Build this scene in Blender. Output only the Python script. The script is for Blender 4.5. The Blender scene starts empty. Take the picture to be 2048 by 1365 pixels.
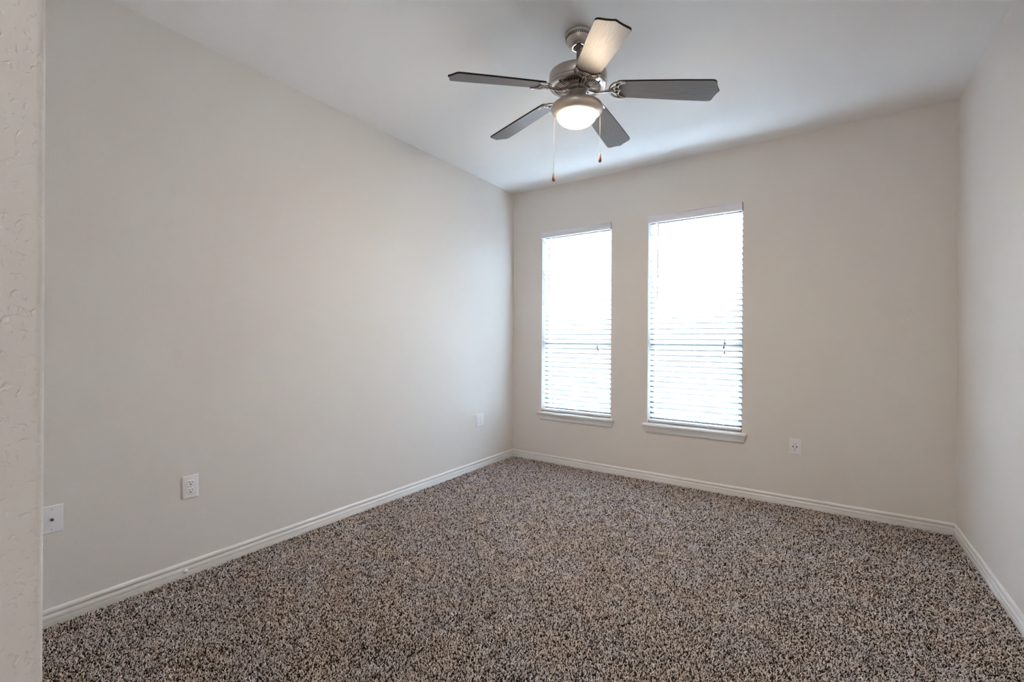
import bpy, bmesh, math, random
import numpy as np
from mathutils import Vector, Matrix, Quaternion

random.seed(4)
scene = bpy.context.scene
COL = scene.collection
PI = math.pi

# ---------------------------------------------------------------- camera
CAM = Vector((2.66366, -3.92316, 1.21091))
YAW, PITCH, ROLL = 0.59893, -0.00092, 0.00587
FPX = 904.94
fw = Vector((-math.sin(YAW) * math.cos(PITCH), math.cos(YAW) * math.cos(PITCH), math.sin(PITCH)))
rt = Vector((math.cos(YAW), math.sin(YAW), 0))
up = rt.cross(fw)
rt, up = math.cos(ROLL) * rt + math.sin(ROLL) * up, -math.sin(ROLL) * rt + math.cos(ROLL) * up
cam_data = bpy.data.cameras.new('camera')
cam_data.sensor_fit = 'HORIZONTAL'
cam_data.sensor_width = 36.0
cam_data.lens = FPX / 2048 * 36.0
cam_data.clip_start = 0.02
cam_data.clip_end = 200
cam = bpy.data.objects.new('camera', cam_data)
COL.objects.link(cam)
cam.matrix_world = Matrix(((rt.x, up.x, -fw.x, CAM.x), (rt.y, up.y, -fw.y, CAM.y),
                           (rt.z, up.z, -fw.z, CAM.z), (0, 0, 0, 1)))
scene.camera = cam

# ---------------------------------------------------------------- light, exposure
SKY_STRENGTH = 196.00
GROUND_STRENGTH = 9.30
LAMP_STRENGTH = 232.00
HALL_FILL_STRENGTH = 62.00  # added fill light in the hall, out of view
HORIZON_STRENGTH = 0.08
LOW_BAND_STRENGTH = 0.42
world = bpy.data.worlds.new('daylight')
scene.world = world
world.use_nodes = True
wt = world.node_tree
for n in list(wt.nodes):
    wt.nodes.remove(n)
w_out = wt.nodes.new('ShaderNodeOutputWorld')
w_mix = wt.nodes.new('ShaderNodeMixShader')
w_sky = wt.nodes.new('ShaderNodeBackground')
w_sky.name = 'sky'
w_sky.inputs['Color'].default_value = (0.62, 0.80, 1.0, 1)
w_sky.inputs['Strength'].default_value = SKY_STRENGTH
w_gnd = wt.nodes.new('ShaderNodeBackground')      # sunlit ground outside
w_gnd.name = 'ground'
w_gnd.inputs['Color'].default_value = (0.90, 0.95, 1.0, 1)
w_gnd.inputs['Strength'].default_value = GROUND_STRENGTH
w_tc = wt.nodes.new('ShaderNodeTexCoord')
w_sep = wt.nodes.new('ShaderNodeSeparateXYZ')
w_hor = wt.nodes.new('ShaderNodeBackground')      # dark band added along the horizon to grey the slat gaps
w_hor.name = 'horizon'
w_hor.inputs['Color'].default_value = (0.80, 0.90, 1.0, 1)
w_hor.inputs['Strength'].default_value = HORIZON_STRENGTH
wt.links.new(w_tc.outputs['Generated'], w_sep.inputs[0])
w_low = wt.nodes.new('ShaderNodeBackground')      # dim band added below the horizon, greys the lower slat gaps
w_low.name = 'low_band'
w_low.inputs['Color'].default_value = (0.86, 0.95, 1.0, 1)
w_low.inputs['Strength'].default_value = LOW_BAND_STRENGTH
w_mix2 = wt.nodes.new('ShaderNodeMixShader')
w_mix3 = wt.nodes.new('ShaderNodeMixShader')
for lo, hi, mixer, low, high in ((-0.24, -0.20, w_mix, w_gnd, w_low), (-0.06, 0.08, w_mix3, w_mix, w_hor), (0.25, 0.30, w_mix2, w_mix3, w_sky)):
    w_rng = wt.nodes.new('ShaderNodeMapRange')
    w_rng.inputs['From Min'].default_value = lo
    w_rng.inputs['From Max'].default_value = hi
    wt.links.new(w_sep.outputs['Z'], w_rng.inputs['Value'])
    wt.links.new(w_rng.outputs[0], mixer.inputs['Fac'])
    wt.links.new(low.outputs[0], mixer.inputs[1])
    wt.links.new(high.outputs[0], mixer.inputs[2])
wt.links.new(w_mix2.outputs[0], w_out.inputs['Surface'])

vs = scene.view_settings
vs.view_transform = 'Standard'
vs.look = 'None'
vs.gamma = 1.0
vs.use_curve_mapping = False
vs.exposure = 0.0
scene.cycles.use_denoising = True
scene.cycles.sample_clamp_indirect = 1500.0
scene.cycles.caustics_reflective = False
scene.cycles.max_bounces = 16
scene.cycles.diffuse_bounces = 10
scene.cycles.transmission_bounces = 10
scene.cycles.transparent_max_bounces = 16

# ---------------------------------------------------------------- room measures
H = 2.743          # ceiling height
W = 3.3703         # room width (x), left wall at x=0
YF = -3.828        # front wall face (towards the room); back wall at y=0
XH = 2.1137        # hall wall face (the near wall at the left of the photo)
YE = -6.2          # end of the entry hall
WT = 0.14          # wall thickness
WIN = ((0.3481, 1.0810), (1.4188, 2.1595))
WZ0, WZ1 = 0.500, 2.303


# ---------------------------------------------------------------- materials
def new_mat(name):
    m = bpy.data.materials.new(name)
    m.use_nodes = True
    nt = m.node_tree
    b = nt.nodes['Principled BSDF']
    return m, nt, b


def simple(name, col, rough=0.5, metal=0.0, spec=0.5, **kw):
    m, nt, b = new_mat(name)
    b.inputs['Base Color'].default_value = (*col, 1)
    b.inputs['Roughness'].default_value = rough
    b.inputs['Metallic'].default_value = metal
    b.inputs['Specular IOR Level'].default_value = spec
    for k, v in kw.items():
        b.inputs[k].default_value = v
    return m


def node(nt, kind, **props):
    n = nt.nodes.new(kind)
    for k, v in props.items():
        setattr(n, k, v)
    return n


def plaster(name, col, strength=0.35):
    """painted drywall with a fine knockdown texture"""
    m, nt, b = new_mat(name)
    L = nt.links
    tc = node(nt, 'ShaderNodeTexCoord')
    n1 = node(nt, 'ShaderNodeTexNoise')
    n1.inputs['Scale'].default_value = 165
    n1.inputs['Detail'].default_value = 2.0
    n1.inputs['Distortion'].default_value = 0.6
    n2 = node(nt, 'ShaderNodeTexNoise')
    n2.inputs['Scale'].default_value = 340
    n2.inputs['Detail'].default_value = 2
    r = node(nt, 'ShaderNodeValToRGB')
    r.color_ramp.elements[0].position = 0.325
    r.color_ramp.elements[1].position = 0.415
    mx = node(nt, 'ShaderNodeMath', operation='MULTIPLY_ADD')
    mx.inputs[1].default_value = 0.35
    bp = node(nt, 'ShaderNodeBump')
    bp.inputs['Strength'].default_value = strength
    bp.inputs['Distance'].default_value = 0.0014
    L.new(tc.outputs['Object'], n1.inputs['Vector'])
    L.new(tc.outputs['Object'], n2.inputs['Vector'])
    L.new(n1.outputs['Fac'], r.inputs['Fac'])
    L.new(n2.outputs['Fac'], mx.inputs[0])
    L.new(r.outputs['Color'], mx.inputs[2])
    L.new(mx.outputs[0], bp.inputs['Height'])
    L.new(bp.outputs['Normal'], b.inputs['Normal'])
    b.inputs['Base Color'].default_value = (*col, 1)
    b.inputs['Roughness'].default_value = 0.75
    b.inputs['Specular IOR Level'].default_value = 0.25
    return m


M_WALL = plaster('wall_paint', (0.728, 0.698, 0.664))
M_CEIL = plaster('ceiling_paint', (0.84, 0.825, 0.81), 0.25)
M_TRIM = simple('white_trim_paint', (0.78, 0.78, 0.775), 0.4)
M_PLATE = simple('white_plastic', (0.80, 0.80, 0.82), 0.35)
M_DARK = simple('dark_slot', (0.01, 0.01, 0.01), 0.6)
M_SCREW = simple('painted_screw', (0.45, 0.45, 0.44), 0.4)
M_JACK = simple('jack_metal', (0.10, 0.09, 0.08), 0.35, 0.6)
M_FRAME = simple('window_frame_vinyl', (0.10, 0.115, 0.125), 0.5)
M_VALANCE = simple('blind_valance_white', (0.74, 0.75, 0.80), 0.45)
M_CORD = simple('blind_cord', (0.62, 0.63, 0.66), 0.8)
M_WAND = simple('clear_grey_wand', (0.40, 0.42, 0.45), 0.3)
M_TASSEL = simple('grey_plastic_tassel', (0.25, 0.26, 0.27), 0.5)
M_PAD = simple('carpet_backing', (0.05, 0.038, 0.032), 1.0, 0, 0.0)


def slat_material():
    m, nt, b = new_mat('blind_slat_vinyl')
    L = nt.links
    out = nt.nodes['Material Output']
    b.inputs['Base Color'].default_value = (0.90, 0.90, 0.90, 1)
    b.inputs['Roughness'].default_value = 0.45
    tr = node(nt, 'ShaderNodeBsdfTranslucent')
    tr.inputs['Color'].default_value = (0.93, 0.94, 0.95, 1)
    mix = node(nt, 'ShaderNodeMixShader')
    mix.inputs['Fac'].default_value = 0.26
    L.new(b.outputs['BSDF'], mix.inputs[1])
    L.new(tr.outputs['BSDF'], mix.inputs[2])
    L.new(mix.outputs[0], out.inputs['Surface'])
    return m


M_SLAT = slat_material()


def glass_material():
    m, nt, b = new_mat('window_glass')
    L = nt.links
    out = nt.nodes['Material Output']
    t = node(nt, 'ShaderNodeBsdfTransparent')
    t.inputs['Color'].default_value = (0.95, 0.97, 0.97, 1)
    g = node(nt, 'ShaderNodeBsdfGlossy')
    g.inputs['Roughness'].default_value = 0.02
    f = node(nt, 'ShaderNodeFresnel')
    f.inputs['IOR'].default_value = 1.45
    mix = node(nt, 'ShaderNodeMixShader')
    L.new(f.outputs[0], mix.inputs['Fac'])
    L.new(t.outputs[0], mix.inputs[1])
    L.new(g.outputs[0], mix.inputs[2])
    L.new(mix.outputs[0], out.inputs['Surface'])
    return m


M_GLASS = glass_material()


def brushed(name, col, rough, scale=(3, 3, 240)):
    m, nt, b = new_mat(name)
    L = nt.links
    tc = node(nt, 'ShaderNodeTexCoord')
    mp = node(nt, 'ShaderNodeMapping')
    mp.inputs['Scale'].default_value = scale
    n = node(nt, 'ShaderNodeTexNoise')
    n.inputs['Scale'].default_value = 6
    n.inputs['Detail'].default_value = 3
    r = node(nt, 'ShaderNodeMapRange')
    r.inputs['To Min'].default_value = rough - 0.06
    r.inputs['To Max'].default_value = rough + 0.08
    L.new(tc.outputs['Object'], mp.inputs['Vector'])
    L.new(mp.outputs[0], n.inputs['Vector'])
    L.new(n.outputs['Fac'], r.inputs['Value'])
    L.new(r.outputs[0], b.inputs['Roughness'])
    b.inputs['Base Color'].default_value = (*col, 1)
    b.inputs['Metallic'].default_value = 1.0
    return m


M_NICKEL = brushed('brushed_nickel', (0.47, 0.43, 0.40), 0.34)
M_POLISH = simple('polished_nickel', (0.44, 0.39, 0.355), 0.14, 1.0)
M_SATIN = brushed('satin_nickel', (0.66, 0.57, 0.49), 0.42)
M_RIB = simple('bright_nickel_rib', (0.80, 0.77, 0.74), 0.2, 1.0)
M_ROD = simple('dark_nickel_rod', (0.25, 0.23, 0.22), 0.3, 1.0)
M_CHAIN = simple('bead_chain_brass', (0.05, 0.037, 0.032), 0.5, 0.3)
M_EDGE = simple('blade_edge_dark', (0.010, 0.007, 0.007), 0.6, 0, 0.2)


def blade_material():
    m, nt, b = new_mat('grey_walnut_blade')
    L = nt.links
    tc = node(nt, 'ShaderNodeTexCoord')
    mp = node(nt, 'ShaderNodeMapping')
    mp.inputs['Scale'].default_value = (4, 90, 90)
    n = node(nt, 'ShaderNodeTexNoise')
    n.inputs['Scale'].default_value = 3
    n.inputs['Detail'].default_value = 5
    n.inputs['Distortion'].default_value = 0.4
    r = node(nt, 'ShaderNodeValToRGB')
    r.color_ramp.elements[0].position = 0.3
    r.color_ramp.elements[0].color = (0.075, 0.066, 0.064, 1)
    r.color_ramp.elements[1].position = 0.7
    r.color_ramp.elements[1].color = (0.115, 0.105, 0.104, 1)
    L.new(tc.outputs['Object'], mp.inputs['Vector'])
    L.new(mp.outputs[0], n.inputs['Vector'])
    L.new(n.outputs['Fac'], r.inputs['Fac'])
    L.new(r.outputs['Color'], b.inputs['Base Color'])
    b.inputs['Roughness'].default_value = 0.44
    b.inputs['Specular IOR Level'].default_value = 0.27
    return m


M_BLADE = blade_material()


def fob_material():
    m, nt, b = new_mat('turned_wood_fob')
    L = nt.links
    tc = node(nt, 'ShaderNodeTexCoord')
    mp = node(nt, 'ShaderNodeMapping')
    mp.inputs['Scale'].default_value = (200, 200, 25)
    n = node(nt, 'ShaderNodeTexNoise')
    n.inputs['Scale'].default_value = 2
    r = node(nt, 'ShaderNodeValToRGB')
    r.color_ramp.elements[0].color = (0.075, 0.032, 0.014, 1)
    r.color_ramp.elements[1].color = (0.17, 0.078, 0.032, 1)
    L.new(tc.outputs['Object'], mp.inputs['Vector'])
    L.new(mp.outputs[0], n.inputs['Vector'])
    L.new(n.outputs['Fac'], r.inputs['Fac'])
    L.new(r.outputs['Color'], b.inputs['Base Color'])
    b.inputs['Roughness'].default_value = 0.3
    return m


M_FOB = fob_material()


def lamp_material(name, col, strength):
    m, nt, b = new_mat(name)
    b.inputs['Base Color'].default_value = (0.9, 0.88, 0.84, 1)
    b.inputs['Roughness'].default_value = 0.4
    b.inputs['Emission Color'].default_value = (*col, 1)
    b.inputs['Emission Strength'].default_value = strength
    return m


M_LAMP = lamp_material('lit_frosted_glass', (1.0, 0.78, 0.55), LAMP_STRENGTH)


def bulb_falloff():
    """the bulbs sit over the bottom of the bowl: frosted glass glows most there, least at the rim"""
    nt = M_LAMP.node_tree
    b = nt.nodes['Principled BSDF']
    tc = node(nt, 'ShaderNodeTexCoord')
    sp = node(nt, 'ShaderNodeSeparateXYZ')
    mr = node(nt, 'ShaderNodeMapRange')
    mr.inputs['From Min'].default_value = 0.0
    mr.inputs['From Max'].default_value = -1.0
    mr.inputs['To Min'].default_value = 0.12 * LAMP_STRENGTH
    mr.inputs['To Max'].default_value = LAMP_STRENGTH
    nt.links.new(tc.outputs['Normal'], sp.inputs[0])
    nt.links.new(sp.outputs['Z'], mr.inputs['Value'])
    nt.links.new(mr.outputs[0], b.inputs['Emission Strength'])


bulb_falloff()
M_HALL_FILL = lamp_material('hall_fill_glow', (0.94, 0.97, 1.0), HALL_FILL_STRENGTH)  # glow of the added hall fill, brightens the room from behind


def yarn_material():
    m, nt, b = new_mat('carpet_yarn')
    at = node(nt, 'ShaderNodeAttribute')
    at.attribute_name = 'yarn'
    nt.links.new(at.outputs['Color'], b.inputs['Base Color'])
    b.inputs['Roughness'].default_value = 0.95
    b.inputs['Specular IOR Level'].default_value = 0.1
    return m


M_YARN = yarn_material()


# ---------------------------------------------------------------- mesh helpers
def link(name, bm, mats, parent=None, smooth=False, matrix=None, bevel=None):
    me = bpy.data.meshes.new(name)
    bmesh.ops.recalc_face_normals(bm, faces=bm.faces)
    bm.to_mesh(me)
    bm.free()
    for m in (mats if isinstance(mats, (list, tuple)) else [mats]):
        me.materials.append(m)
    if smooth:
        for p in me.polygons:
            p.use_smooth = True
    o = bpy.data.objects.new(name, me)
    COL.objects.link(o)
    if parent is not None:
        o.parent = parent
    if matrix is not None:
        o.matrix_local = matrix
    if bevel:
        md = o.modifiers.new('bevel', 'BEVEL')
        md.width = bevel
        md.segments = 2
        md.limit_method = 'ANGLE'
    return o


def auto_smooth(o, deg=35):
    bm = bmesh.new()
    bm.from_mesh(o.data)
    for e in bm.edges:
        if len(e.link_faces) == 2 and e.calc_face_angle(0) > math.radians(deg):
            e.smooth = False
    for f in bm.faces:
        f.smooth = True
    bm.to_mesh(o.data)
    bm.free()
    return o


def empty(name, loc, label, cat, group=None):
    o = bpy.data.objects.new(name, None)
    COL.objects.link(o)
    o.location = loc
    o.empty_display_size = 0.05
    return tag(o, label, cat, group)


def tag(o, label, cat, group=None, kind=None):
    o['label'] = label
    o['category'] = cat
    if group:
        o['group'] = group
    if kind:
        o['kind'] = kind
    return o


def struct(o):
    o['kind'] = 'structure'
    return o


def box(bm, x0, x1, y0, y1, z0, z1, mi=0):
    v = [bm.verts.new((x, y, z)) for x in (x0, x1) for y in (y0, y1) for z in (z0, z1)]
    fs = []
    for q in ((0, 1, 3, 2), (4, 6, 7, 5), (0, 4, 5, 1), (2, 3, 7, 6), (0, 2, 6, 4), (1, 5, 7, 3)):
        f = bm.faces.new([v[i] for i in q])
        f.material_index = mi
        fs.append(f)
    return v


def prism(bm, pts, axis_fn, t0, t1, mi=0):
    """closed outline pts (a,b) extruded from t0 to t1; axis_fn(a,b,t)->xyz"""
    A = [bm.verts.new(axis_fn(a, b, t0)) for a, b in pts]
    B = [bm.verts.new(axis_fn(a, b, t1)) for a, b in pts]
    n = len(pts)
    for i in range(n):
        f = bm.faces.new((A[i], A[(i + 1) % n], B[(i + 1) % n], B[i]))
        f.material_index = mi
    for q in (A[::-1], B):
        f = bm.faces.new(q)
        f.material_index = mi


def lathe(bm, prof, seg=64, mi=0, cap0=False, cap1=False, zsign=1):
    """profile [(r,z)...] turned about z"""
    rings = []
    for r, z in prof:
        if r < 1e-6:
            rings.append([bm.verts.new((0, 0, z * zsign))])
        else:
            rings.append([bm.verts.new((r * math.cos(2 * PI * k / seg), r * math.sin(2 * PI * k / seg), z * zsign))
                          for k in range(seg)])
    for a, b in zip(rings, rings[1:]):
        for k in range(seg):
            k2 = (k + 1) % seg
            if len(a) == 1 and len(b) == 1:
                continue
            if len(a) == 1:
                f = bm.faces.new((a[0], b[k], b[k2]))
            elif len(b) == 1:
                f = bm.faces.new((a[k], b[0], a[k2]))
            else:
                f = bm.faces.new((a[k], b[k], b[k2], a[k2]))
            f.material_index = mi
    if cap0 and len(rings[0]) > 1:
        bm.faces.new(rings[0])
    if cap1 and len(rings[-1]) > 1:
        bm.faces.new(rings[-1][::-1])


def smooth_path(pts, n=6):
    """Catmull-Rom through points"""
    P = [Vector(p) for p in pts]
    P = [P[0] * 2 - P[1]] + P + [P[-1] * 2 - P[-2]]
    out = []
    for i in range(1, len(P) - 2):
        for k in range(n):
            t = k / n
            a, b, c, d = P[i - 1], P[i], P[i + 1], P[i + 2]
            out.append(0.5 * ((2 * b) + (c - a) * t + (2 * a - 5 * b + 4 * c - d) * t * t + (3 * b - a - 3 * c + d) * t ** 3))
    out.append(P[-2])
    return out


def tube(bm, path, rw, rh=None, seg=8, upv=Vector((0, 0, 1)), mi=0):
    """swept ellipse; rw across, rh along up; radii may be lists"""
    path = [Vector(p) for p in path]
    n = len(path)
    rh = rw if rh is None else rh
    rws = rw if isinstance(rw, list) else [rw] * n
    rhs = rh if isinstance(rh, list) else [rh] * n
    rings = []
    for i, p in enumerate(path):
        t = (path[min(i + 1, n - 1)] - path[max(i - 1, 0)]).normalized()
        s = t.cross(upv)
        if s.length < 1e-4:
            s = t.cross(Vector((1, 0, 0)))
        s.normalize()
        u = s.cross(t).normalized()
        rings.append([bm.verts.new(p + s * rws[i] * math.cos(2 * PI * k / seg) + u * rhs[i] * math.sin(2 * PI * k / seg))
                      for k in range(seg)])
    for a, b in zip(rings, rings[1:]):
        for k in range(seg):
            f = bm.faces.new((a[k], a[(k + 1) % seg], b[(k + 1) % seg], b[k]))
            f.material_index = mi
    bm.faces.new(rings[0][::-1]).material_index = mi
    bm.faces.new(rings[-1]).material_index = mi


def ball(bm, c, r, seg=8, rings=6, mi=0):
    res = bmesh.ops.create_uvsphere(bm, u_segments=seg, v_segments=rings, radius=r, matrix=Matrix.Translation(c))
    for v in res['verts']:
        for f in v.link_faces:
            f.material_index = mi


# ================================================================ SETTING
bm = bmesh.new()
box(bm, -WT, W + WT, YE, WT, -0.12, 0.0)
struct(link('floor', bm, M_PAD))
bm = bmesh.new()
box(bm, -WT, W + WT, YE - WT, WT, H, H + 0.12)
struct(link('ceiling', bm, M_CEIL))
bm = bmesh.new()
box(bm, -WT, 0, YF - WT, 0, 0, H)
struct(link('wall_left', bm, M_WALL))
bm = bmesh.new()
box(bm, W, W + WT, YE, 0, 0, H)
struct(link('wall_right', bm, M_WALL))
# back wall: one mesh of the pieces round the two window openings
bm = bmesh.new()
xs = [-WT, WIN[0][0], WIN[0][1], WIN[1][0], WIN[1][1], W + WT]
for i in range(5):
    if i in (1, 3):
        box(bm, xs[i], xs[i + 1], 0, WT, 0, WZ0)
        box(bm, xs[i], xs[i + 1], 0, WT, WZ1, H)
    else:
        box(bm, xs[i], xs[i + 1], 0, WT, 0, H)
struct(link('wall_back', bm, M_WALL))
# front wall with the return into the entry hall: L shape with a rounded corner
bm = bmesh.new()
pts = [(-WT, YF), (-WT, YF - WT), (XH - WT, YF - WT), (XH - WT, YE), (XH, YE)]
rad = 0.006
for k in range(7):
    a = k / 6 * PI / 2
    pts.append((XH - rad + rad * math.cos(a), YF - rad + rad * math.sin(a)))
prism(bm, pts, lambda a, b, t: (a, b, t), 0, H)
wf = struct(link('wall_front', bm, M_WALL))
bm = bmesh.new()
box(bm, XH - WT, W + WT, YE - WT, YE, 0, H)
struct(link('wall_hall', bm, M_WALL))

# baseboards: moulded profile (depth from wall, height)
BP = [(0, 0), (0.0134, 0), (0.0134, 0.0262), (0.0128, 0.0278), (0.0112, 0.0282), (0.0112, 0.031), (0.0122, 0.036),
      (0.0120, 0.0405), (0.0104, 0.0440), (0.0052, 0.0468), (0.0032, 0.0505), (0.0034, 0.0545), (0.0066, 0.0580), (0.0098, 0.0598), (0.0104, 0.0620),
      (0.0094, 0.0660), (0.0066, 0.0720), (0.0040, 0.0758), (0.0025, 0.0772), (0, 0.0772)]


def baseboard(name, start, end, inward, m0=0.0, m1=0.0):
    """run from start to end (x,y); m0/m1 = mitre sign at ends (+1 shortens with depth)"""
    bm = bmesh.new()
    s, e = Vector((*start, 0)), Vector((*end, 0))
    d = (e - s).normalized()
    n = Vector((*inward, 0))
    A = [bm.verts.new(s + n * a + d * a * m0 + Vector((0, 0, b))) for a, b in BP]
    B = [bm.verts.new(e + n * a - d * a * m1 + Vector((0, 0, b))) for a, b in BP]
    k = len(BP)
    for i in range(k):
        bm.faces.new((A[i], A[(i + 1) % k], B[(i + 1) % k], B[i]))
    bm.faces.new(A[::-1])
    bm.faces.new(B)
    return auto_smooth(struct(link(name, bm, M_TRIM)), 50)


baseboard('baseboard_left', (0, YF), (0, 0), (1, 0), 1, 1)
baseboard('baseboard_back', (0, 0), (W, 0), (0, -1), 1, 1)
baseboard('baseboard_right', (W, 0), (W, YE), (-1, 0), 1, 0)
baseboard('baseboard_front', (XH, YF), (0, YF), (0, 1), 0, 1)
baseboard('baseboard_hall', (XH, YE), (XH, YF), (1, 0), 0, 0)

# ---------------------------------------------------------------- carpet pile
def carpet():
    rng = np.random.default_rng(7)
    sp = 0.0050
    gx = np.arange(0.016, W - 0.014, sp)
    gy = np.arange(YF - 0.9, -0.015, sp)
    X, Y = np.meshgrid(gx, gy)
    X = X.ravel() + rng.uniform(-.5, .5, X.size) * sp
    Y = Y.ravel() + rng.uniform(-.5, .5, Y.size) * sp
    ok = (X > 0.0155) & (X < W - 0.0155) & (Y < -0.0155) & ((Y > YF + 0.02) | (X > XH + 0.02))
    X, Y = X[ok], Y[ok]
    dist = np.hypot(X - CAM.x, Y - CAM.y)
    keep = np.clip((2.3 / np.maximum(dist, .1)) ** 1.1, .42, 1)      # fewer, fuller tufts far from the door
    ok = rng.random(X.size) < keep
    X, Y, keep = X[ok], Y[ok], keep[ok]
    n = X.size
    full = keep ** -.5
    th = rng.uniform(0, 2 * PI, n)
    th2 = th + rng.uniform(-1.6, 1.6, n)
    hgt = rng.uniform(0.0050, 0.0085, n)
    lean = rng.uniform(0.0015, 0.0042, n) * full
    rad = rng.uniform(0.0013, 0.0020, n) * full
    base = np.stack([X, Y, np.zeros(n)], 1)
    mid = base + np.stack([np.cos(th) * lean * .7, np.sin(th) * lean * .7, hgt * .75], 1)
    tip = mid + np.stack([np.cos(th2) * lean * 1.1, np.sin(th2) * lean * 1.1, hgt * .25], 1)
    V = np.zeros((n, 9, 3))
    for k in range(3):
        a = th + k * 2 * PI / 3
        off = np.stack([np.cos(a), np.sin(a), np.zeros(n)], 1)
        V[:, k] = base + off * rad[:, None] * .8
        V[:, 3 + k] = mid + off * rad[:, None] * 1.15
        o2 = np.stack([np.cos(a) * .8, np.sin(a) * .8, .45 * np.sin(a - th2)], 1)
        V[:, 6 + k] = tip + o2 * rad[:, None] * .75
    V[:, :, 0] = np.clip(V[:, :, 0], 0.0140, W - 0.0140)
    V[:, :, 1] = np.minimum(V[:, :, 1], -0.0140)
    V[:, :, 2] = np.maximum(V[:, :, 2], 0.0)
    quads = []
    for r in (0, 3):
        for k in range(3):
            k2 = (k + 1) % 3
            quads.append((r + k, r + k2, r + 3 + k2, r + 3 + k))
    quads = np.array(quads)
    off = (np.arange(n) * 9)[:, None]
    Q = (quads.ravel()[None, :] + off).reshape(n, -1)
    T = (np.array([6, 7, 8])[None, :] + off)
    loops = np.concatenate([Q, T], 1).ravel().astype(np.int32)       # per tuft: 6 quads + 1 tri = 27 loops
    starts1 = np.array([0, 4, 8, 12, 16, 20, 24])
    starts = (starts1[None, :] + (np.arange(n) * 27)[:, None]).ravel().astype(np.int32)
    me = bpy.data.meshes.new('carpet')
    me.vertices.add(n * 9)
    me.vertices.foreach_set('co', V.reshape(-1).astype(np.float32))
    me.loops.add(loops.size)
    me.loops.foreach_set('vertex_index', loops)
    me.polygons.add(starts.size)
    me.polygons.foreach_set('loop_start', starts)
    me.update(calc_edges=True)
    # yarn colours: beige, taupe and dark brown plies, in loose patches of warmer and greyer yarn
    pal = np.array([(0.90, 0.815, 0.80), (0.74, 0.66, 0.645), (0.54, 0.46, 0.40), (0.18, 0.135, 0.13), (0.04, 0.026, 0.025)])
    pick = rng.choice(5, n, p=(.42, .18, .09, .06, .25))
    c = pal[pick] * rng.uniform(.82, 1.15, n)[:, None]
    patch = np.sin(X * 9 + 2 * np.sin(Y * 7)) * np.sin(Y * 11 + 2 * np.sin(X * 6 + 1)) + rng.normal(0, .5, n)
    c = c * (1 + np.clip(patch, -1, 1)[:, None] * np.array([.03, -.005, -.06]))
    col = np.ones((n, 9, 4), np.float32)
    col[:, :, :3] = c[:, None, :]
    at = me.attributes.new('yarn', 'FLOAT_COLOR', 'POINT')
    at.data.foreach_set('color', col.ravel())
    me.materials.append(M_YARN)
    o = bpy.data.objects.new('carpet', me)
    COL.objects.link(o)
    return tag(o, 'flecked brown and beige twist-pile carpet covering the bedroom floor', 'carpet', kind='stuff')


carpet()


# ================================================================ WINDOWS
def build_window(idx, x0, x1):
    root = bpy.data.objects.new('window_%d' % idx, None)
    COL.objects.link(root)
    root.location = ((x0 + x1) / 2, 0, WZ0)
    struct(root)
    w2, h = (x1 - x0) / 2, WZ1 - WZ0
    fy0, fy1 = 0.075, 0.135
    t = 0.036
    bm = bmesh.new()
    box(bm, -w2, -w2 + t, fy0, fy1, 0, h)
    box(bm, w2 - t, w2, fy0, fy1, 0, h)
    box(bm, -w2 + t, w2 - t, fy0, fy1, 0, 0.05)
    box(bm, -w2 + t, w2 - t, fy0, fy1, h - t, h)
    link('frame', bm, M_FRAME, root)
    mz = 1.205 - WZ0
    bm = bmesh.new()
    box(bm, -w2 + t, w2 - t, fy0 + 0.005, fy1 - 0.01, mz - 0.022, mz + 0.022)
    link('meeting_rail', bm, M_FRAME, root)
    bm = bmesh.new()
    box(bm, -w2 + t, w2 - t, 0.112, 0.117, 0.05, mz - 0.022)
    box(bm, -w2 + t, w2 - t, 0.098, 0.103, mz + 0.022, h - t)
    link('pane', bm, M_GLASS, root)
    # stool with horns and moulded apron
    bm = bmesh.new()
    prof = [(0.075, -0.0225), (-0.034, -0.0225), (-0.039, -0.020), (-0.0415, -0.0145), (-0.0415, -0.007), (-0.039, -0.002), (-0.034, 0.0), (0.075, 0.0)]
    hw = w2 + 0.036
    A = [bm.verts.new((-hw if a < 0 else -w2, a, b)) for a, b in prof]
    # horns: front strip full width, tongue inside the opening
    bm.free()
    bm = bmesh.new()
    front = [(0.0, -0.0225)] + prof[1:-1] + [(0.0, 0.0)]
    prism(bm, front, lambda a, b, s: (s, a, b), -hw, hw)
    box(bm, -w2, w2, 0.0, 0.075, -0.0, 0.004)
    o = link('sill', bm, M_TRIM, root)
    auto_smooth(o, 40)
    bm = bmesh.new()
    ap = [(0, -0.0225), (-0.030, -0.0225), (-0.029, -0.030), (-0.024, -0.038), (-0.0215, -0.047), (-0.0205, -0.050), (-0.0175, -0.052),
          (-0.0175, -0.060), (-0.0150, -0.067), (-0.010, -0.0745), (-0.006, -0.078), (0, -0.079)]
    aw = w2 + 0.030
    # returned ends: the moulding profile turns back to the wall
    A = [bm.verts.new((-aw + (0.030 + a), a, b)) for a, b in ap]
    B = [bm.verts.new((aw - (0.030 + a), a, b)) for a, b in ap]
    k = len(ap)
    A0 = [bm.verts.new((-aw + (0.030 + a), 0, b)) for a, b in ap]
    B0 = [bm.verts.new((aw - (0.030 + a), 0, b)) for a, b in ap]
    for i in range(k - 1):
        bm.faces.new((A[i], A[i + 1], B[i + 1], B[i]))
        if i:
            bm.faces.new((A[i], A0[i], A0[i + 1], A[i + 1]) if i < k - 2 else (A[i], A0[i], A[i + 1]))
            bm.faces.new((B[i], B[i + 1], B0[i + 1], B0[i]) if i < k - 2 else (B[i], B[i + 1], B0[i]))
    bmesh.ops.remove_doubles(bm, verts=bm.verts, dist=1e-6)
    auto_smooth(link('apron', bm, M_TRIM, root), 40)
    return root


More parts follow.
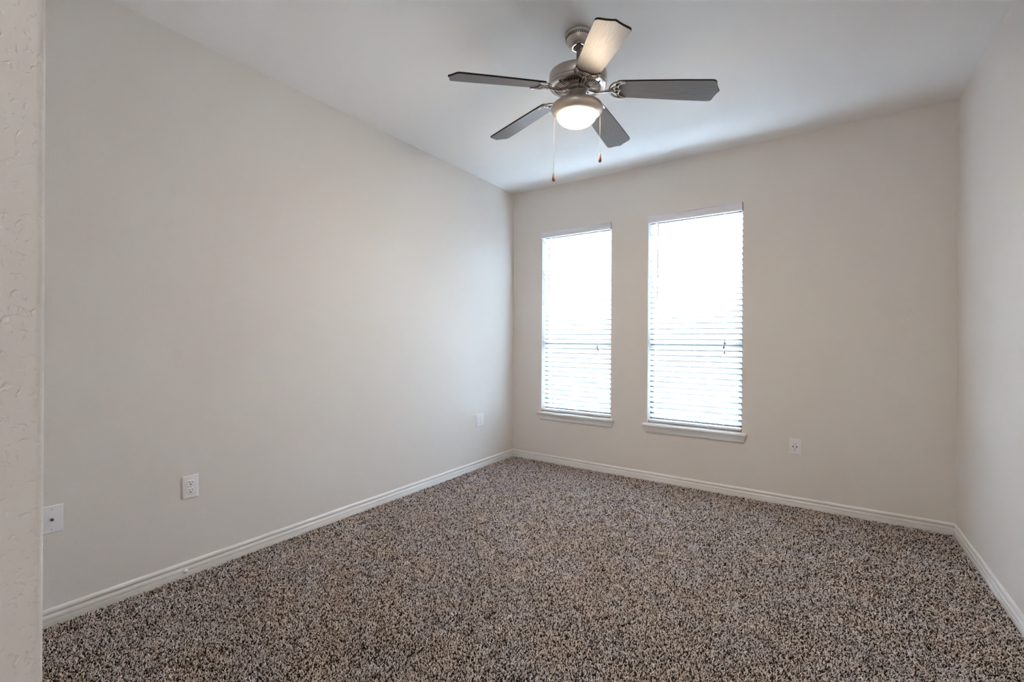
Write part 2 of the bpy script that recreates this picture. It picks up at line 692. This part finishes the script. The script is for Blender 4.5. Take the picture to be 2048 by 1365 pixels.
for i, (a, b) in enumerate(WIN):
    build_window(i + 1, a, b)


# ---------------------------------------------------------------- blinds
def build_blind(x0, x1, label, wand_len, cord_fx, cord_drop, tassels):
    root = empty('window_blind', ((x0 + x1) / 2, 0, WZ1), label, 'blind', 'white blinds in the back wall windows')
    w2 = (x1 - x0) / 2
    sw = w2 - 0.006
    # valance: moulded board with returned ends, standing a little proud of the wall
    bm = bmesh.new()
    vp = [(-0.010, -0.003), (-0.023, -0.003), (-0.026, -0.008), (-0.022, -0.014), (-0.021, -0.018), (-0.021, -0.052),
          (-0.022, -0.056), (-0.026, -0.061), (-0.025, -0.068), (-0.021, -0.071), (-0.010, -0.071)]
    prism(bm, vp, lambda a, b, s: (s, a, b), -w2 + 0.003, w2 - 0.005)
    box(bm, -w2 + 0.003, -w2 + 0.011, -0.010, 0.05, -0.071, -0.003)
    box(bm, w2 - 0.013, w2 - 0.005, -0.010, 0.05, -0.071, -0.003)
    auto_smooth(link('valance', bm, M_VALANCE, root), 40)
    bm = bmesh.new()
    box(bm, -w2 + 0.012, w2 - 0.014, 0.006, 0.058, -0.045, -0.002)
    link('headrail', bm, M_VALANCE, root)
    # slats: inner edge up, nearly closed
    yc = 0.036
    n = 37
    z_first, z_last = -0.092, -(WZ1 - WZ0) + 0.066
    tilt = math.radians(45)
    half, th = 0.0255, 0.0022
    bm = bmesh.new()
    NC = 5
    for i in range(n):
        zc = z_first + (z_last - z_first) * i / (n - 1)
        tl = tilt
        jx = random.uniform(-.0012, .0012)
        top, bot = [], []
        for k in range(NC):
            s = -1 + 2 * k / (NC - 1)
            crown = 0.0022 * (1 - s * s)
            for lst, off in ((top, th / 2), (bot, -th / 2)):
                a, b = s * half, crown + off
                # rotate: s=-1 is the room-side edge, raised
                y = a * math.cos(tl) + b * -math.sin(tl) * -1 * -1
                z = -a * math.sin(tl) - b * math.cos(tl) * -1
                lst.append((yc + y, zc + z))
        outline = top + bot[::-1]
        prism(bm, outline, lambda a, b, s: (s, a, b), -sw + jx, sw + jx)
    o = link('slats', bm, M_SLAT, root)
    auto_smooth(o, 50)
    # bottom rail
    bm = bmesh.new()
    zb = z_last - 0.043
    br = [(yc - 0.026, zb - 0.007), (yc - 0.022, zb - 0.009), (yc + 0.022, zb - 0.009), (yc + 0.026, zb - 0.007), (yc + 0.026, zb + 0.007),
          (yc + 0.022, zb + 0.009), (yc - 0.022, zb + 0.009), (yc - 0.026, zb + 0.007)]
    prism(bm, br, lambda a, b, s: (s, a, b), -sw, sw)
    link('bottom_rail', bm, M_VALANCE, root)
    # ladder tapes front and back
    for fx in (-0.62, 0.02, 0.62):
        bm = bmesh.new()
        for y in (yc - 0.0165, yc + 0.0165):
            tube(bm, [(fx * w2, y, -0.05), (fx * w2, y, zb)], 0.0008, seg=5)
        link('ladder_cord', bm, M_CORD, root)
    # tilt wand at the left
    bm = bmesh.new()
    xw = -w2 + 0.088
    yw = -0.010
    tube(bm, [(xw, yw, -0.066), (xw, yw - 0.002, -0.085)], 0.0018, seg=6)
    tube(bm, [(xw, yw - 0.002, -0.085), (xw - 0.004, yw - 0.006, -0.07 - wand_len)], 0.0038, seg=6)
    ball(bm, (xw - 0.004, yw - 0.006, -0.07 - wand_len), 0.0045)
    link('tilt_wand', bm, M_WAND, root, smooth=True)
    # lift cord with its tassels
    xc = -w2 + cord_fx * 2 * w2
    bm = bmesh.new()
    tube(bm, [(xc, -0.012, -0.068), (xc + 0.001, -0.012, -cord_drop)], 0.0011, seg=5)
    lc = link('lift_cord', bm, M_CORD, root)
    for dx, dz in tassels:
        bm = bmesh.new()
        lathe(bm, [(0, 0), (0.003, -0.001), (0.0045, -0.009), (0.0075, -0.020), (0.0078, -0.025), (0.005, -0.029), (0, -0.030)], 12)
        bmesh.ops.translate(bm, verts=bm.verts, vec=(xc + dx, -0.013, -cord_drop + dz))
        if dz < -0.002 or abs(dx) > .002:
            tube(bm, [(xc, -0.012, -cord_drop + 0.06), (xc + dx, -0.013, -cord_drop + dz - 0.002)], 0.0009, seg=5)
        link('tassel', bm, M_TASSEL, lc, smooth=True)
    return root


build_blind(WIN[0][0], WIN[0][1], 'white slatted blind in the left window, nearer the room corner, cord tassels bunched together', 0.66, 0.83, 1.135,
            [(-0.006, 0.0), (0.004, -0.018)])
build_blind(WIN[1][0], WIN[1][1], 'white slatted blind in the right window, with three cord tassels hanging apart', 0.655, 0.83, 1.085,
            [(0.002, 0.0), (-0.006, -0.034), (0.0, -0.078)])


# ================================================================ WALL PLATES
def wall_matrix(side):
    # local: x right along wall, y out of wall into room, z up
    if side == 'left':      # wall plane x=0, out = +x, right (seen from room) = +y
        return Matrix(((0, 1, 0, 0), (1, 0, 0, 0), (0, 0, 1, 0), (0, 0, 0, 1)))
    return Matrix(((1, 0, 0, 0), (0, -1, 0, 0), (0, 0, 1, 0), (0, 0, 0, 1)))


def plate(root, w, h, th=0.006):
    bm = bmesh.new()
    b = 0.0035
    o1 = [(-w / 2, -h / 2), (w / 2, -h / 2), (w / 2, h / 2), (-w / 2, h / 2)]
    o2 = [(x - math.copysign(b, x), z - math.copysign(b, z)) for x, z in o1]
    A = [bm.verts.new((x, 0, z)) for x, z in o1]
    B = [bm.verts.new((x, th * .55, z)) for x, z in o1]
    C = [bm.verts.new((x, th, z)) for x, z in o2]
    for P, Q in ((A, B), (B, C)):
        for i in range(4):
            bm.faces.new((P[i], P[(i + 1) % 4], Q[(i + 1) % 4], Q[i]))
    bm.faces.new(C)
    bm.faces.new(A[::-1])
    return link('face_plate', bm, M_PLATE, root)


def disc_y(bm, x, z, r, y0, y1, seg=12, sx=1.0):
    prism(bm, [(x + sx * r * math.cos(2 * PI * k / seg), z + r * math.sin(2 * PI * k / seg)) for k in range(seg)],
          lambda a, b, t: (a, t, b), y0, y1)


def rounded(w, h, r, n=5):
    pts = []
    for cx, cz, a0 in ((w / 2 - r, h / 2 - r, 0), (-w / 2 + r, h / 2 - r, 1), (-w / 2 + r, -h / 2 + r, 2), (w / 2 - r, -h / 2 + r, 3)):
        for k in range(n):
            a = (a0 + k / (n - 1)) * PI / 2
            pts.append((cx + r * math.cos(a), cz + r * math.sin(a)))
    return pts


def receptacle_slots(bm, z, s=1.0, top=0.0085):
    box(bm, -0.0075 * s, -0.0050 * s, top - .002, top + 0.0002, z + 0.001 * s, z + 0.009 * s)
    box(bm, 0.0052 * s, 0.0074 * s, top - .002, top + 0.0002, z + 0.0018 * s, z + 0.0085 * s)
    disc_y(bm, 0, z - 0.0065 * s, 0.0032 * s, top - .002, top + 0.0002)


def plate_root(name, side, loc, label, cat, group=None):
    o = empty(name, (0, 0, 0), label, cat, group)
    o.matrix_world = Matrix.Translation(loc) @ wall_matrix(side)
    return o


# duplex outlet on the left wall
r = plate_root('wall_outlet', 'left', (0, -2.937, 0.4535), 'white duplex power outlet low on the left wall', 'outlet', 'power outlets')
plate(r, 0.0715, 0.1155)
for dz in (0.0195, -0.0195):
    bm = bmesh.new()
    prism(bm, rounded(0.034, 0.0285, 0.011), lambda a, b, t: (a, t, b + dz), 0.004, 0.0085)
    s = link('receptacle', bm, M_PLATE, r, bevel=0.0008)
    bm = bmesh.new()
    receptacle_slots(bm, dz)
    link('slots', bm, M_DARK, s)['label'] = 'dark plug slots'
bm = bmesh.new()
disc_y(bm, 0, 0, 0.003, 0.005, 0.0068)
link('screw', bm, M_SCREW, r)
# outlet with charging ports on the back wall
r = plate_root('wall_outlet', 'back', (2.5105, 0, 0.443), 'white outlet with two black charging ports, on the wall right of the windows', 'outlet', 'power outlets')
plate(r, 0.0715, 0.1155)
bm = bmesh.new()
prism(bm, rounded(0.035, 0.069, 0.003), lambda a, b, t: (a, t, b), 0.004, 0.0085)
ins = link('receptacle', bm, M_PLATE, r, bevel=0.0008)
for dz in (0.0215, -0.0175):
    bm = bmesh.new()
    receptacle_slots(bm, dz, 0.9)
    link('slots', bm, M_DARK, ins)['label'] = 'dark plug slots'
for sx in (-0.0112, 0.0112):
    bm = bmesh.new()
    box(bm, sx - 0.0032, sx + 0.0032, 0.006, 0.0088, -0.0055, 0.0065)
    link('charging_port', bm, M_DARK, ins)['label'] = 'black charging port'
# coaxial plate beside the near wall
r = plate_root('cable_plate', 'left', (0, -3.4425, 0.449), 'white wall plate with a cable jack, beside the near wall edge', 'wall plate')
plate(r, 0.0715, 0.1155)
bm = bmesh.new()
prism(bm, [(0.0062 * math.cos(k * PI / 3), 0.0062 * math.sin(k * PI / 3)) for k in range(6)], lambda a, b, t: (a, t, b), 0.005, 0.009)
disc_y(bm, 0, 0, 0.0047, 0.008, 0.017, 14)
j = link('cable_jack', bm, M_JACK, r)
j['label'] = 'dark threaded jack'
for dz in (0.042, -0.042):
    bm = bmesh.new()
    disc_y(bm, 0, dz, 0.0026, 0.005, 0.0066)
    link('screw', bm, M_SCREW, r)
# wide plate near the far corner
r = plate_root('switch_plate', 'left', (0, -0.555, 0.456), 'white wall plate low on the left wall near the far corner', 'wall plate')
plate(r, 0.114, 0.1155)
for dx in (-0.023, 0.023):
    bm = bmesh.new()
    prism(bm, rounded(0.033, 0.067, 0.002), lambda a, b, t: (a + dx, t, b), 0.004, 0.0075)
    ins = link('insert', bm, M_PLATE, r, bevel=0.0008)
    if dx < 0:
        bm = bmesh.new()
        disc_y(bm, dx, 0.018, 0.004, 0.006, 0.0078)
        link('jack_hole', bm, M_SCREW, ins)
# small round cap on the baseboard under the left outlet
bm = bmesh.new()
lathe(bm, [(0.0125, 0), (0.0125, 0.0025), (0.0105, 0.0045), (0.006, 0.0055), (0.0045, 0.0085), (0.003, 0.0095), (0, 0.0098)], 24, cap0=True)
o = link('baseboard_cap', bm, M_TRIM, smooth=True)
o.matrix_world = Matrix.Translation((0.0118, -2.961, 0.0335)) @ Matrix.Rotation(PI / 2, 4, 'Y')
tag(o, 'small round white cap stuck on the left baseboard below the outlet', 'cap')

# ================================================================ CEILING FAN
FC = Vector((1.6556, -1.8686, H))
fan = empty('ceiling_fan', FC, 'five-blade brushed nickel ceiling fan with a lit bowl lamp and two pull chains', 'ceiling fan')
# canopy (fixed to the ceiling)
bm = bmesh.new()
lathe(bm, [(0.0, 0.0), (0.069, 0.0), (0.0695, -0.006), (0.068, -0.010), (0.0655, -0.012), (0.0655, -0.018), (0.064, -0.026), (0.058, -0.040),
           (0.050, -0.052), (0.043, -0.058), (0.0405, -0.0595)], 72)
canopy = auto_smooth(link('canopy', bm, M_NICKEL, fan), 40)
bm = bmesh.new()
lathe(bm, [(0.0405, -0.0585), (0.0408, -0.0625), (0.038, -0.0645), (0.0255, -0.0645), (0.0235, -0.062), (0.0235, -0.052)], 48)
o = auto_smooth(link('canopy_ring', bm, M_POLISH, canopy), 60)
bm = bmesh.new()
for k in range(44):
    a = 2 * PI * k / 44
    m = Matrix.Rotation(a, 4, 'Z')
    v = box(bm, 0.0615, 0.0655, -0.0017, 0.0017, -0.0275, -0.0175)
    bmesh.ops.transform(bm, matrix=m, verts=v)
link('canopy_vents', bm, M_DARK, canopy)
bm = bmesh.new()
lathe(bm, [(0.0235, -0.050), (0.012, -0.054), (0, -0.055)], 32)
link('canopy_socket', bm, M_DARK, canopy, smooth=True)

# everything below hangs from the ball joint, a few degrees off plumb
AX = Vector((-0.05152, 0.04980, -0.99743))
HANG = Matrix.Translation((0, 0, -0.043)) @ Vector((0, 0, -1)).rotation_difference(AX).to_matrix().to_4x4()


def hang(name, bm, mat, parent=None, m=None, sm=40):
    o = link(name, bm, mat, parent or fan)
    if sm:
        auto_smooth(o, sm)
    if parent is None:
        o.matrix_local = HANG @ (m or Matrix())
    elif m is not None:
        o.matrix_local = m
    return o


bm = bmesh.new()
lathe(bm, [(0, 0.0), (0.019, 0.004), (0.0215, 0.014), (0.018, 0.022), (0.0108, 0.024), (0.0106, 0.135)], 32, zsign=-1, cap1=True)
hang('downrod', bm, M_ROD)
bm = bmesh.new()
lathe(bm, [(0.0, 0.118), (0.020, 0.118), (0.022, 0.122), (0.024, 0.132), (0.036, 0.138), (0.118, 0.1405), (0.134, 0.144), (0.1415, 0.150), (0.1437, 0.157),
           (0.1437, 0.193), (0.1425, 0.1945), (0.1405, 0.1955), (0.1405, 0.1985), (0.1432, 0.2000), (0.1436, 0.2030), (0.141, 0.2085),
           (0.134, 0.2130), (0.128, 0.2140), (0.126, 0.2120), (0.1235, 0.2120)], 96, zsign=-1)
motor = hang('motor_housing', bm, M_NICKEL)
bm = bmesh.new()
lathe(bm, [(0.1235, 0.2120), (0.110, 0.2165), (0.090, 0.2200), (0.070, 0.2215), (0.062, 0.2200), (0.060, 0.2180)], 96, zsign=-1)
hang('motor_underside', bm, M_POLISH, motor, Matrix())
bm = bmesh.new()
for k in range(50):
    a = 2 * PI * k / 50
    seg = box(bm, 0.072, 0.114, -0.0024, 0.0024, -0.2205, -0.2165)
    for v in seg:
        if v.co.x > .1:
            v.co.y *= 1.45
            v.co.z += 0.0025
    bmesh.ops.transform(bm, matrix=Matrix.Rotation(a, 4, 'Z'), verts=seg)
hang('vent_slots', bm, M_DARK, motor, Matrix(), sm=None)
bm = bmesh.new()
for k in range(50):
    a = 2 * PI * (k + .5) / 50
    tube(bm, [Matrix.Rotation(a, 3, 'Z') @ Vector(p) for p in ((0.070, 0, -0.2225), (0.092, 0, -0.2208), (0.116, 0, -0.2155))], 0.0016, 0.0016, seg=6)
hang('vent_ribs', bm, M_RIB, motor, Matrix())
bm = bmesh.new()
lathe(bm, [(0.0, 0.212), (0.062, 0.212), (0.0625, 0.226), (0.060, 0.231), (0.054, 0.2335), (0.046, 0.2345), (0.042, 0.240), (0.0, 0.240)], 64, zsign=-1)
flywheel = hang('flywheel', bm, M_ROD)
# switch housing under the flywheel
bm = bmesh.new()
lathe(bm, [(0, 0.234), (0.036, 0.234), (0.0425, 0.237), (0.0432, 0.241), (0.0432, 0.272), (0.045, 0.276), (0.047, 0.281), (0, 0.281)], 64, zsign=-1)
sw = hang('switch_housing', bm, M_NICKEL)
for k in range(10):
    a = 2 * PI * k / 10
    bm = bmesh.new()
    ball(bm, (0.051 * math.cos(a), 0.051 * math.sin(a), -0.2352), 0.0035)
    hang('bracket_screw', bm, M_POLISH, flywheel, Matrix(), 80)
# light kit
bm = bmesh.new()
lathe(bm, [(0.0, 0.276), (0.046, 0.2775), (0.070, 0.2795), (0.095, 0.2850), (0.113, 0.2930), (0.125, 0.3030), (0.1298, 0.3120), (0.1300, 0.3190),
           (0.1270, 0.3280), (0.1200, 0.3385), (0.1120, 0.3465), (0.1050, 0.3510), (0.1010, 0.3520), (0.0995, 0.3490), (0.0960, 0.3440)], 96, zsign=-1)
bowl = hang('lamp_fitter', bm, M_SATIN)
bm = bmesh.new()
gp = [(0.0985 * math.cos(a), 0.3505 + 0.0550 * math.sin(a)) for a in [PI / 2 * k / 14 for k in range(15)]]
gp[-1] = (0, gp[-1][1])
lathe(bm, gp, 64, zsign=-1)
g = hang('lamp_glass', bm, M_LAMP)
g['label'] = 'lit frosted glass bowl'

# ---- blades and brackets
PHI0 = 0.35285
R_TIP = 0.6680
PITCH_B = math.radians(-12)
BLADE_S = 0.237
BLADE_M = (Matrix.Translation((0.2, 0, -BLADE_S)) @ Matrix.Rotation(math.radians(6.5), 4, 'Y') @ Matrix.Translation((-0.2, 0, 0))
           @ Matrix.Rotation(PITCH_B, 4, 'X'))     # the blades droop a little towards their tips


def blade_outline():
    r0, rs = 0.185, R_TIP - 0.026
    pts = []
    # root, rounded
    for v in (-0.046, -0.030, 0.0, 0.030, 0.046):
        pts.append((r0 + 0.010 * (abs(v) / 0.046) ** 2, v))
    pts += [(0.200, 0.0540), (0.220, 0.0570), (0.35, 0.0635), (0.50, 0.0690), (rs - 0.030, 0.0715)]
    # shoulder corner and pointed tip with a slight ogee
    half = [(rs - 0.012, 0.0712), (rs - 0.003, 0.0680), (rs + 0.003, 0.0610), (rs + 0.006, 0.050), (rs + 0.0105, 0.034), (rs + 0.0175, 0.016), (rs + 0.0245, 0.003)]
    pts += half + [(R_TIP, 0.0)]
    other = [(u, -v) for u, v in half][::-1]
    pts += other + [(rs - 0.030, -0.0715), (0.50, -0.0690), (0.35, -0.0635), (0.220, -0.0570), (0.200, -0.0540)]
    return pts


def make_blade():
    bm = bmesh.new()
    pts = blade_outline()
    t = 0.0075
    A = [bm.verts.new((u, v, -t / 2)) for u, v in pts]
    B = [bm.verts.new((u, v, t / 2)) for u, v in pts]
    n = len(pts)
    for i in range(n):
        f = bm.faces.new((A[i], A[(i + 1) % n], B[(i + 1) % n], B[i]))
        f.material_index = 1
    bm.faces.new(A[::-1])
    bm.faces.new(B)
    me = bpy.data.meshes.new('blade')
    bmesh.ops.recalc_face_normals(bm, faces=bm.faces)
    bm.to_mesh(me)
    bm.free()
    me.materials.append(M_BLADE)
    me.materials.append(M_EDGE)
    return me


def make_bracket():
    """cast arm that curves out of the flywheel and spreads into an open scrolled plate under the blade root"""
    bm = bmesh.new()

    def bl(u, v, w=-0.0068):
        return BLADE_M @ Vector((u, v, w))
    arm = smooth_path([(0.048, 0, -0.2280), (0.062, 0, -0.2290), (0.078, 0, -0.2350), (0.095, 0, -0.2420), (0.120, 0, -0.2445), (0.148, 0, -0.2445), tuple(bl(0.170, 0, -0.009))], 6)
    n = len(arm)
    tube(bm, arm, [0.0120 - 0.0025 * math.sin(PI * i / (n - 1)) for i in range(n)], 0.0062, seg=12)
    ball(bm, bl(0.168, 0, -0.009), 0.0110, 12, 8)
    for s in (-1, 1):
        outer = smooth_path([bl(0.160, 0.0, -0.009), bl(0.163, 0.018 * s, -0.008), bl(0.172, 0.038 * s), bl(0.189, 0.0515 * s), bl(0.210, 0.0570 * s), bl(0.236, 0.0555 * s)], 5)
        k = len(outer)
        tube(bm, outer, [0.0068 - 0.0025 * i / (k - 1) for i in range(k)], 0.0044, seg=8)
        inner = smooth_path([bl(0.236, 0.0555 * s), bl(0.218, 0.0480 * s), bl(0.206, 0.0380 * s), bl(0.200, 0.0250 * s), bl(0.203, 0.0120 * s), bl(0.209, 0.0)], 5)
        tube(bm, inner, 0.0046, 0.0040, seg=8)
        spoke = smooth_path([bl(0.163, 0.006 * s, -0.009), bl(0.178, 0.017 * s), bl(0.200, 0.0260 * s)], 4)
        tube(bm, spoke, 0.0042, 0.0036, seg=8)
        ball(bm, bl(0.222, 0.0505 * s, -0.0055), 0.0042, 8, 6)
    tube(bm, [bl(0.168, 0, -0.009), bl(0.209, 0)], 0.0032, 0.0030, seg=8)
    ball(bm, bl(0.196, 0, -0.0065), 0.0045, 8, 6)
    me = bpy.data.meshes.new('blade_bracket')
    bmesh.ops.recalc_face_normals(bm, faces=bm.faces)
    bm.to_mesh(me)
    bm.free()
    me.materials.append(M_POLISH)
    for p in me.polygons:
        p.use_smooth = True
    return me


blade_me, bracket_me = make_blade(), make_bracket()
for k in range(5):
    a = PHI0 + k * 2 * PI / 5
    rz = Matrix.Rotation(a, 4, 'Z')
    o = bpy.data.objects.new('blade_bracket', bracket_me)
    COL.objects.link(o)
    o.parent = fan
    o.matrix_local = HANG @ rz
    o = bpy.data.objects.new('blade', blade_me)
    COL.objects.link(o)
    o.parent = fan
    o.matrix_local = HANG @ rz @ BLADE_M

# ---- pull chains hang plumb from the lamp fitter
side = Vector((math.cos(YAW), math.sin(YAW), 0))
away = Vector((-math.sin(YAW), math.cos(YAW), 0))


def pull_chain(lat, dep, s_exit, z_fob_top, name='pull_chain'):
    p = HANG @ (Vector((0, 0, -s_exit)) + side * lat + away * dep)
    x, y, z = p.x, p.y, p.z
    zt = z_fob_top - H
    bm = bmesh.new()
    tube(bm, [(x, y, z + 0.004), (x, y, zt)], 0.0006, seg=5)
    zz = z
    while zz > zt + 0.002:
        ball(bm, (x, y, zz), 0.0013, 6, 4)
        zz -= 0.0042
    c = link(name, bm, M_CHAIN, fan, smooth=True)
    bm = bmesh.new()
    d = (side * lat + away * dep).normalized()
    ball(bm, (x, y, z + 0.002), 0.0042, 10, 8)
    e = link('chain_outlet', bm, M_DARK, c, smooth=True)
    bm = bmesh.new()
    lathe(bm, [(0, 0), (0.0022, -0.0005), (0.0032, -0.003), (0.0042, -0.010), (0.0066, -0.022), (0.0080, -0.031), (0.0079, -0.037), (0.0062, -0.0425), (0.003, -0.0450), (0, -0.0455)], 20)
    bmesh.ops.translate(bm, verts=bm.verts, vec=(x, y, zt + 0.001))
    f = link('fob', bm, M_FOB, c, smooth=True)
    f['label'] = 'turned wooden fob'
    return c


pull_chain(-0.1125, 0.030, 0.337, 2.072)
pull_chain(0.1125, -0.030, 0.337, 2.147)

# ================================================================ FILL LIGHT ADDED IN THE ENTRY HALL (unseen, behind the photographer)
hl = empty('hall_fill_light', (2.74, -5.1, H), 'round fill light added in the entry hall, unseen behind the camera', 'fill light')
bm = bmesh.new()
lathe(bm, [(0, 0), (0.19, 0), (0.192, -0.02), (0.185, -0.028), (0.175, -0.028)], 48)
auto_smooth(link('base', bm, M_NICKEL, hl), 40)
bm = bmesh.new()
hp = [(0.176 * math.cos(a), -0.026 - 0.075 * math.sin(a)) for a in [PI / 2 * k / 10 for k in range(11)]]
hp[-1] = (0, hp[-1][1])
lathe(bm, hp, 48)
link('diffuser', bm, M_HALL_FILL, hl, smooth=True)
